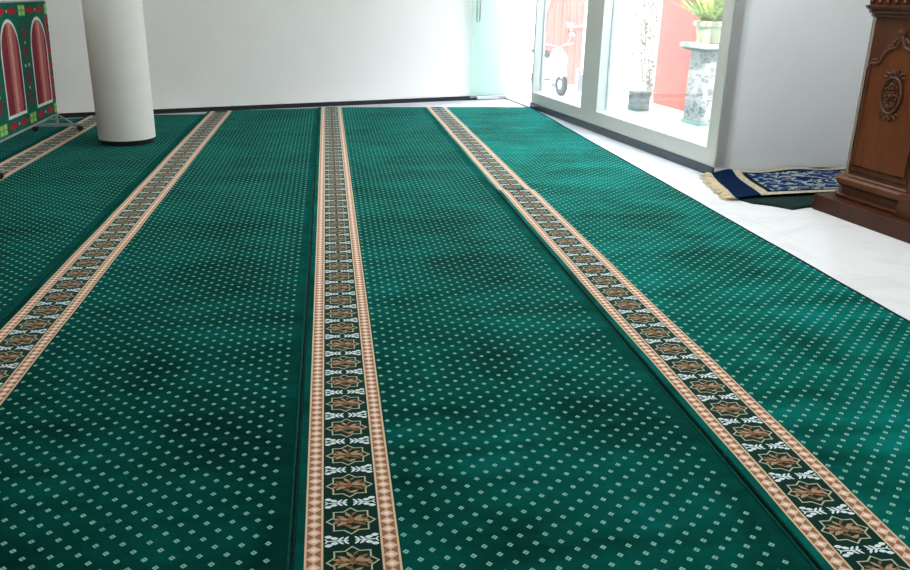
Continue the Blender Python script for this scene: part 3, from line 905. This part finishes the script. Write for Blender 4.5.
# creeper on the white outer wall
M['vine'] = plain('dry_creeper', (.17, .125, .10), .8, var=.5, scale=9)
M['vine2'] = plain('creeper_leaf', (.13, .12, .05), .7, var=.4, scale=9)
vb = MB(); random.seed(31)
def vine_leaf(s, z, r):
    c = Vector((*OW(XO, s, -.012 - random.uniform(0, .03)), z)); a = random.uniform(0, 2 * PI)
    al = Vector((DR.x, DR.y, 0)); up = Vector((0, 0, 1)); nn = Vector((NO.x, NO.y, 0))
    e1 = (al * math.cos(a) + up * math.sin(a)) * r; e2 = (up * math.cos(a) - al * math.sin(a)) * r * .55 + nn * random.uniform(-.4, .4) * r
    vb.add([c - e1, c + e2, c + e1, c - e2], [(0, 1, 2, 3)], random.choice((0, 0, 1)))
for k in range(620):
    z = random.uniform(.05, 2.3); s = 1.16 + abs(random.gauss(0, .50)) * (.4 + z * .5)
    vine_leaf(s, z, random.uniform(.014, .034))
for k in range(260):
    vine_leaf(random.uniform(-.5, .28), random.uniform(.1, 2.3), random.uniform(.014, .03))
for k in range(7):
    s0 = 1.14 + k * .05; pts = []
    for i in range(14): pts.append((*OW(XO, s0 + i * .05 * (k % 3 + 1) * .4 + .03 * math.sin(i * 1.3 + k), -.008), .02 + i * .17))
    vb.tube(pts, .004, 5, 0)
vo = vb.build('climbing_creeper', [M['vine'], M['vine2']], angle=False)
tag(vo, 'sparse brown creeper with tiny leaves climbing the white outer wall', 'plant')

# grey stone block standing in the court
M['block'] = plain('grey_weathered_block', (.20, .19, .18), .85, var=.4, scale=16, bmp=.5)
bk = MB(); bk.box((-.09, -.09, 0), (.09, .09, .20)); bk.box((-.10, -.10, .20), (.10, .10, .225))
bo = bk.build('stone_block', M['block'], loc=(3.60, 9.42, -.03), rot=(0, 0, RZ + .2), bevel=.008)
tag(bo, 'small grey stone block standing on the court floor outside the near window', 'block')

# tap on the gate's right side
M['tap'] = plain('white_plastic', (.78, .78, .80), .4, var=.04)
tp = MB(); q = EW(1.30, 0); q2 = EW(1.30, -.07)
tap = empty('water_tap', (*EW(1.20, -.0), .80), RZ)
tb = MB(); tb.tube([(0, .02, 0), (0, -.06, 0), (0, -.09, -.01), (0, -.10, -.05)], .014, 8); tb.build('spout', M['tap'], tap)
tb = MB(); tb.tube([(-.05, -.04, .045), (.05, -.04, .045)], .010, 8); tb.tube([(0, -.04, 0), (0, -.04, .05)], .009, 8); tb.build('handle', M['tap'], tap)
tb = MB(); tb.tube([(0, 0, 0), (.22, 0, .005)], .012, 8); tb.build('pipe', M['tap'], tap)
tag(tap, 'white water tap and pipe fixed to the red gate outside', 'tap')

# scooter parked in the court, seen through the far window
M['scoot'] = plain('white_scooter_body', (.74, .74, .76), .3, var=.03)
M['scoot_grey'] = plain('grey_scooter_plastic', (.30, .29, .33), .5, var=.1)
M['lamp'] = plain('scooter_lamp_glass', (.45, .42, .45), .15, var=.1)
sc = empty('motor_scooter', (2.99, 11.24, -.03), math.radians(-80))
sc.scale = (.8, .8, .8)
# local: +X forward
def wheel(x):
    w_ = MB(); w_.lathe([(.10, -.035), (.155, -.04), (.180, -.025), (.185, 0), (.180, .025), (.155, .04), (.10, .035)], (x, 0, .185), 28, axis='y'); return w_
wf = wheel(.50).build('wheel', M['rubber'], sc); 
MB().lathe([(.02, -.045), (.10, -.03), (.10, .03), (.02, .045)], (.50, 0, .185), 20, axis='y').build('rim', M['steel'], wf)
wr = wheel(-.50).build('wheel', M['rubber'], sc)
MB().lathe([(.02, -.045), (.10, -.03), (.10, .03), (.02, .045)], (-.50, 0, .185), 20, axis='y').build('rim', M['steel'], wr)
s1 = MB()
s1.tube([(.58, 0, .30), (.52, 0, .38), (.42, 0, .37), (.36, 0, .28)], [.05, .075, .075, .05], 12)
s1.build('front_fender', M['scoot'], sc)
s1 = MB(); s1.tube([(.30, 0, .16), (.34, 0, .40), (.33, 0, .62), (.28, 0, .74)], [.10, .15, .16, .08], 14, flat=.45)
s1.build('leg_shield', M['scoot'], sc)
s1 = MB(); s1.tube([(.34, 0, .18), (-.10, 0, .15)], .10, 10, flat=.5); s1.build('footboard', M['scoot_grey'], sc)
s1 = MB(); s1.tube([(-.05, 0, .22), (-.12, 0, .40), (-.35, 0, .48), (-.62, 0, .52), (-.74, 0, .54)], [.09, .16, .18, .13, .04], 14); s1.build('rear_body', M['scoot'], sc)
s1 = MB(); s1.tube([(-.06, 0, .60), (-.25, 0, .645), (-.50, 0, .66), (-.66, 0, .655)], [.05, .12, .13, .06], 12, flat=.4); s1.build('seat', M['rubber'], sc)
hbm = MB(); hbm.tube([(.22, -.31, .82), (.27, -.16, .80), (.29, 0, .76), (.27, .16, .80), (.22, .31, .82)], .016, 8); hbm.tube([(.48, 0, .20), (.29, 0, .76)], .02, 8)
ho = hbm.build('handlebar', M['scoot_grey'], sc)
for sg in (-1, 1):
    mm = MB(); mm.tube([(.26, sg * .18, .80), (.25, sg * .24, .93)], .005, 6); mm.ball((.25, sg * .25, .96), .05, (.3, 1.2, .8), 12, 8); mm.build('mirror', M['scoot_grey'], ho)
MB().ball((.36, 0, .70), .07, (.6, 1, .8), 14, 10).build('headlamp', M['lamp'], sc)
tag(sc, 'white motor scooter parked in the court beyond the far window', 'scooter')

# folding chair leaning in the court
M['chair_grey'] = plain('grey_chair_panel', (.26, .27, .32), .5, var=.08)
fc = empty('folding_chair', (3.34, 10.56, -.03), math.radians(-20))
fc.scale = (.8, .8, .8)
L_ = math.radians(14)
def FC(x, z, y=0): return (x, math.sin(L_) * z + y, math.cos(L_) * z)
for xx in (-.20, .20):
    lg = MB(); lg.tube([FC(xx, 0), FC(xx, .46)], .012, 8); lg.tube([FC(xx, .0, -.17), FC(xx, .36, -.03)], .011, 8); lg.build('leg', M['tap'], fc)
pn = MB(); pn.add([FC(-.18, .10, -.01), FC(.18, .10, -.01), FC(.18, .38, -.01), FC(-.18, .38, -.01), FC(-.18, .10, .01), FC(.18, .10, .01), FC(.18, .38, .01), FC(-.18, .38, .01)],
    [(0, 1, 2, 3), (4, 5, 6, 7), (0, 1, 5, 4), (1, 2, 6, 5), (2, 3, 7, 6), (3, 0, 4, 7)]); pn.build('seat', M['chair_grey'], fc)
pn = MB(); pn.tube([FC(-.20, .46), FC(.20, .46)], .02, 8); pn.build('backrest', M['tap'], fc)
tag(fc, 'grey folding chair with white legs leaning outside the far window', 'chair')

# ------------------------------------------------------------------ light
w = bpy.data.worlds.new('world'); scene.world = w; w.use_nodes = True
nt = w.node_tree; bg = nt.nodes['Background']
g = texco(nt, 'Generated'); x, y, z = sep(nt, g)
bgc = ramp(nt, z * .5 + .5, [(.48, (.80, .82, .82)), (.55, (.92, .96, 1.0)), (.9, (.62, .78, 1.0))])
nt.links.new(bgc, bg.inputs[0]); bg.inputs[1].default_value = 10.5
def light(name, kind, loc, rot, energy, color=(1, 1, 1), **kw):
    l = bpy.data.lights.new(name, kind); l.energy = energy; l.color = color
    for k_, v_ in kw.items(): setattr(l, k_, v_)
    o = bpy.data.objects.new(name, l); COL.objects.link(o); o.location = loc; o.rotation_euler = rot; return o
sun = light('sun', 'SUN', (3, 5, 9), (0, 0, 0), 10.0, (1, .96, .9), angle=math.radians(2))
sun.rotation_euler = Vector((.25, .55, -.80)).to_track_quat('-Z', 'Y').to_euler()
light('ceiling_fill', 'AREA', (-1.6, 5.4, 2.9), (0, 0, 0), 40, (1, .97, .93), shape='RECTANGLE', size=4.5, size_y=4.5)  # added unseen fill from above, standing in for other windows
light('ceiling_fill.001', 'AREA', (0.3, .6, 2.9), (0, 0, 0), 16, (1, .97, .94), shape='RECTANGLE', size=4, size_y=3)  # second added fill, above the near carpets
light('window_side_fill', 'AREA', (2.0, 4.7, 2.85), (0, math.radians(12), 0), 80, (.93, .97, 1), shape='RECTANGLE', size=1.0, size_y=6)  # added overhead fill that brightens the window side of the room
light('left_fill', 'AREA', (-6.0, 4.5, 1.6), (0, math.radians(-90), 0), 34, (.95, .98, 1), shape='RECTANGLE', size=2.2, size_y=6)  # added fill from the left, standing for unseen openings
light('niche_fill', 'AREA', (2.7, 4.3, 2.8), (math.radians(28), 0, math.radians(-18)), 22, (.95, .97, 1), shape='RECTANGLE', size=1.0, size_y=.6)  # added fill to lift the niche wall
light('right_fill', 'AREA', (3.75, .9, 1.4), (0, math.radians(90), math.radians(-25)), 70, (.90, .96, 1), shape='RECTANGLE', size=2.2, size_y=2.4)  # added fill by the right wall, standing for an unseen doorway

# ------------------------------------------------------------------ camera
f_, p_, r_, yaw, Hc, px, py = 820.594, math.radians(19.6238), math.radians(.4334), math.radians(-6.471), 1.2555, 422.45, 284.75
fwd = Vector((0, math.cos(p_), -math.sin(p_))); rt = Vector((1, 0, 0)); up = rt.cross(fwd)
Rc = rt * math.cos(r_) + up * math.sin(r_); Uc = rt * -math.sin(r_) + up * math.cos(r_)
MM = Matrix.Rotation(yaw, 3, 'Z')
Rw, Uw, Fw = MM @ Rc, MM @ Uc, MM @ fwd
cam = bpy.data.cameras.new('camera'); co = bpy.data.objects.new('camera', cam); COL.objects.link(co)
mat = Matrix((Rw, Uw, -Fw)).transposed().to_4x4(); mat.translation = Vector((0, 0, Hc)); co.matrix_world = mat
cam.sensor_width = 36; cam.sensor_fit = 'HORIZONTAL'; cam.lens = f_ * 36 / 910
cam.shift_x = (455 - px) / 910; cam.shift_y = -(285 - py) / 910
cam.clip_start = .05; cam.clip_end = 200
scene.camera = co
scene.view_settings.view_transform = 'Standard'; scene.view_settings.look = 'Medium High Contrast'
scene.view_settings.exposure = 0.0; scene.view_settings.gamma = 1.0
scene.cycles.max_bounces = 10; scene.cycles.diffuse_bounces = 6; scene.cycles.transparent_max_bounces = 16
scene.cycles.sample_clamp_indirect = 8
